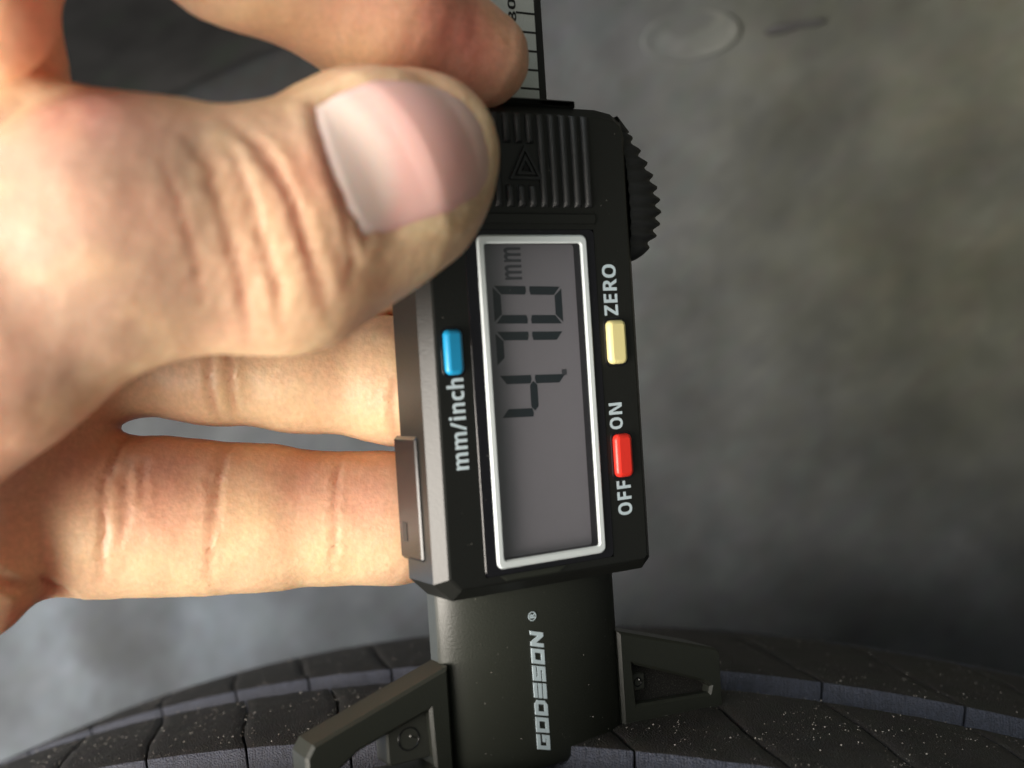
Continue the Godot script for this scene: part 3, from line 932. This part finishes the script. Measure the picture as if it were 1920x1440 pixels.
func build_hand() -> void:
	var t := thing("hand", "left hand, thumb pressed on the black gauge and bent fingers behind it", "hand", Transform3D(WHEEL * VIEW, WHEEL * ((EYE + VIEW * HAND_AT) * MM)))
	for g in BONES:
		var list := []
		for b in g[2]:
			var d: Vector3 = b[2] - b[0]
			list.append([b[0], b[1], d, b[3], 1.0 / maxf(d.length_squared(), 1e-6), b[4]])
		bone_of.append([g[0], list, g[1]])
	var cell := 0.6
	var n := 8
	var lo := Vector3(1e6, 1e6, 1e6)
	var hi := -lo
	for g in bone_of:
		for b in g[1]:
			var r: float = maxf(b[1], b[3]) + 2.0
			for e in [b[0], b[0] + b[2]]:
				lo = lo.min(e - Vector3.ONE * r)
				hi = hi.max(e + Vector3.ONE * r)
	var size := cell * n
	var count := Vector3i(((hi - lo) / size).ceil())
	var verts := PackedVector3Array()
	var at := {}
	var quads := []
	var w := n + 1
	for bx in count.x:
		for by in count.y:
			for bz in count.z:
				var base := lo + Vector3(bx, by, bz) * size
				var mid := base + Vector3.ONE * size * 0.5
				var use := near_bones(mid, size * 1.0 + 6.0)
				if use.is_empty() or absf(field(mid, use)) > size * 1.35:
					continue
				var f := PackedFloat32Array()
				f.resize(w * w * w)
				var pos := false
				var neg := false
				for x in w:
					for y in w:
						for z in w:
							var val := field(base + Vector3(x, y, z) * cell, use)
							f[(x * w + y) * w + z] = val
							if val > 0.0: pos = true
							else: neg = true
				if not (pos and neg):
					continue
				for x in n:
					for y in n:
						for z in n:
							var o := (x * w + y) * w + z
							var c := [f[o], f[o + w * w], f[o + w], f[o + w * w + w], f[o + 1], f[o + w * w + 1], f[o + w + 1], f[o + w * w + w + 1]]
							var inside := 0
							for k in 8:
								if c[k] < 0.0: inside |= 1 << k
							if inside == 0 or inside == 255:
								continue
							var sum := Vector3.ZERO
							var m := 0
							for e in [[0, 1], [2, 3], [4, 5], [6, 7], [0, 2], [1, 3], [4, 6], [5, 7], [0, 4], [1, 5], [2, 6], [3, 7]]:
								var fa: float = c[e[0]]
								var fb: float = c[e[1]]
								if (fa < 0.0) != (fb < 0.0):
									var k: float = fa / (fa - fb)
									sum += Vector3(e[0] & 1, (e[0] >> 1) & 1, (e[0] >> 2) & 1).lerp(Vector3(e[1] & 1, (e[1] >> 1) & 1, (e[1] >> 2) & 1), k)
									m += 1
							var id := Vector3i(bx * n + x, by * n + y, bz * n + z)
							at[id] = verts.size()
							verts.append(base + (Vector3(x, y, z) + sum / m) * cell)
							if (c[0] < 0.0) != (c[1] < 0.0): quads.append([id, 0, c[0] < 0.0])
							if (c[0] < 0.0) != (c[2] < 0.0): quads.append([id, 1, c[0] < 0.0])
							if (c[0] < 0.0) != (c[4] < 0.0): quads.append([id, 2, c[0] < 0.0])
	var index := PackedInt32Array()
	for q in quads:
		var id: Vector3i = q[0]
		var u := Vector3i(0, 1, 0) if q[1] == 0 else (Vector3i(0, 0, 1) if q[1] == 1 else Vector3i(1, 0, 0))
		var v := Vector3i(0, 0, 1) if q[1] == 0 else (Vector3i(1, 0, 0) if q[1] == 1 else Vector3i(0, 1, 0))
		if not (at.has(id - u) and at.has(id - v) and at.has(id - u - v)):
			continue
		var a: int = at[id]
		var b: int = at[id - u]
		var c: int = at[id - u - v]
		var d: int = at[id - v]
		if not q[2]:
			index.append_array(PackedInt32Array([a, b, c, a, c, d]))
		else:
			index.append_array(PackedInt32Array([a, c, b, a, d, c]))
	print("hand vertices ", verts.size())
	# creases, folds and colour
	var normals := vertex_normals(verts, index)
	var colours := PackedColorArray()
	colours.resize(verts.size())
	for k in verts.size():
		var p := verts[k]
		var facing := smoothstep(0.05, 0.5, normals[k].z)
		var push := 0.12 * noise.get_noise_3dv(p * 0.22)
		if facing > 0.0:
			push += facing * relief(p)
			# the small wrinkles of the knuckle
			var kn := Vector2(p.x - KNUCKLE.x, p.y - KNUCKLE.y)
			if p.z > 5.0 and kn.length() < 16.0:
				var ax := kn.rotated(0.36)
				push += 0.09 * facing * exp(-kn.length_squared() / 90.0) * noise.get_noise_2d(ax.x * 0.75 + 0.012 * ax.y * ax.y, ax.y * 0.09)
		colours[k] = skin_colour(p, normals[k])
		verts[k] = p + normals[k] * push
	normals = vertex_normals(verts, index)
	for k in verts.size():
		verts[k] *= MM
	var arrays := []
	arrays.resize(Mesh.ARRAY_MAX)
	arrays[Mesh.ARRAY_VERTEX] = verts
	arrays[Mesh.ARRAY_NORMAL] = normals
	arrays[Mesh.ARRAY_COLOR] = colours
	arrays[Mesh.ARRAY_INDEX] = index
	var mesh := ArrayMesh.new()
	mesh.add_surface_from_arrays(Mesh.PRIMITIVE_TRIANGLES, arrays)
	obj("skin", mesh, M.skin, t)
	build_nail(t)


func vertex_normals(verts: PackedVector3Array, index: PackedInt32Array) -> PackedVector3Array:
	var out := PackedVector3Array()
	out.resize(verts.size())
	for k in range(0, index.size(), 3):
		var a := verts[index[k]]
		var nn := (verts[index[k + 2]] - a).cross(verts[index[k + 1]] - a)
		for j in 3:
			out[index[k + j]] += nn
	for k in out.size():
		out[k] = out[k].normalized()
	return out


func line_dist(p: Vector2, line: Array) -> float:
	var best := 1e6
	for k in line.size() - 1:
		best = minf(best, p.distance_squared_to(Geometry2D.get_closest_point_to_segment(p, line[k], line[k + 1])))
	return sqrt(best)


func fade_end(p: Vector2, line: Array) -> float:   # creases run out towards their ends
	var l: float = line[0].distance_to(line[-1]) * 0.3
	return smoothstep(0.0, l, minf(p.distance_to(line[0]), p.distance_to(line[-1])) + l * 0.25)


func relief(p: Vector3) -> float:
	var q := Vector2(p.x, p.y)
	var out := 0.0
	q += 0.35 * Vector2(noise.get_noise_2d(q.x * 0.35, q.y * 0.35), noise.get_noise_2d(q.y * 0.35 + 40.0, q.x * 0.35))
	for c in CREASES:
		if p.z < c[0] or (c[0] < -10.0 and p.z > 4.0) or not c[4].has_point(q):
			continue
		var d := line_dist(q, c[3])
		var e: float = d / c[1]
		if e < 4.0:
			out += c[2] * (-exp(-e * e) + 0.2 * exp(-pow(e - 2.0, 2.0))) * fade_end(q, c[3])
	# skin swells round the nail
	if p.z > 4.0 and Rect2(NAIL_BOX).has_point(q):
		var d := line_dist(q, NAIL_LINE)
		var within := Geometry2D.is_point_in_polygon(q, PackedVector2Array(NAIL))
		out += 0.3 * exp(-pow((d - 0.9) / 0.9, 2.0)) if not within else -0.35 * smoothstep(0.0, 0.8, d)
	return out


func skin_colour(p: Vector3, nrm: Vector3) -> Color:
	var c := Color(0.87, 0.575, 0.345)
	if p.z > 9.0:   # back of the thumb: tan, plus the phone's shade painted in towards its root
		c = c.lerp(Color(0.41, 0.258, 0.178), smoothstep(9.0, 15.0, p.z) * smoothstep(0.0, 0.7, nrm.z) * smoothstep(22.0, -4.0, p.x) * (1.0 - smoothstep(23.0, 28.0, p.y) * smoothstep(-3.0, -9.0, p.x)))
	var q := Vector2(p.x, p.y)
	for b in BLUSH:
		var d: float = q.distance_to(b[0]) / b[1]
		if d < 2.5 and p.z > b[3]:
			c = c.lerp(b[2], 0.85 * exp(-d * d))
	var blotch := noise.get_noise_3dv(p * 0.08 + Vector3(7, 3, 1))
	c = c.lerp(Color(0.80, 0.43, 0.30), clampf(0.5 * blotch + 0.06, 0.0, 0.4))
	c = c.lerp(Color(0.80, 0.54, 0.30), clampf(-0.6 * blotch - 0.05, 0.0, 0.4))
	for cr in CREASES:
		if p.z >= cr[0] and not (cr[0] < -10.0 and p.z > 4.0) and cr[4].has_point(q) and nrm.z > 0.0:
			var e: float = line_dist(q, cr[3]) / (cr[1] * 1.2)
			if e < 3.0:
				c = c.lerp(Color(0.52, 0.24, 0.15), 0.4 * exp(-e * e) * fade_end(q, cr[3]))
	return c


func surface_z(q: Vector2) -> float:
	var use := [bone_of[0], bone_of[THUMB]]
	var z := 40.0
	for k in 60:
		var d := field(Vector3(q.x, q.y, z), use)
		if d < 0.01:
			break
		z -= d * 0.8
	return z


func build_nail(t: Node3D) -> void:
	# the plate lies on the thumb's back, sunk under the folds at its sides and root, free at its tip
	var root_a: Vector2 = NAIL_ROOT[0]
	var root_b: Vector2 = NAIL_ROOT[1]
	var pts := []
	var nu := 40
	var nv := 40
	var poly := PackedVector2Array(NAIL)
	var centre := Vector2.ZERO
	for q in poly:
		centre += q / poly.size()
	var rim := []
	for j in nv * 2:   # even steps along the outline
		var total := 0.0
		for k in NAIL_LINE.size() - 1:
			total += NAIL_LINE[k].distance_to(NAIL_LINE[k + 1])
		var want := total * j / (nv * 2.0)
		for k in NAIL_LINE.size() - 1:
			var l: float = NAIL_LINE[k].distance_to(NAIL_LINE[k + 1])
			if want <= l:
				rim.append(NAIL_LINE[k].lerp(NAIL_LINE[k + 1], want / l))
				break
			want -= l
	rim.append(rim[0])
	var st := st_new()
	st.set_smooth_group(0)
	var along: Vector2 = (NAIL_TIP - (root_a + root_b) * 0.5).normalized()
	grid(st, nu, rim.size() - 1, func(i, j):
		var k: float = i / float(nu)
		var q: Vector2 = centre.lerp(rim[j], k)
		var z := surface_z(q)
		var lift := 0.05 - 0.4 * smoothstep(0.86, 1.0, k)
		lift += 0.15 * smoothstep(0.0, 6.0, (q - centre).dot(along)) * (1.0 - smoothstep(0.96, 1.0, k))
		# long ridges of the plate
		var across := (q - centre).dot(along.orthogonal())
		lift += 0.018 * noise.get_noise_2d(across * 2.2, 3.0)
		return Vector3(q.x, q.y, z + lift), func(p, _i, _j):
			var q := Vector2(p.x, p.y)
			var u: float = (q - (root_a + root_b) * 0.5).dot(along) / LUNULA
			var v: float = (q - (root_a + root_b) * 0.5).dot(along.orthogonal()) / 6.5
			var edge := u + 0.5 * v * v + 0.05 * noise.get_noise_2d(v * 5.0, 1.0)
			var c := Color(0.90, 0.64, 0.56).lerp(Color(0.88, 0.48, 0.43), smoothstep(0.7, 1.15, edge))
			return c.lerp(Color(0.80, 0.52, 0.42), 0.6 * smoothstep(1.9, 2.5, edge)))
	obj("thumbnail", done(st), M.nail, t)
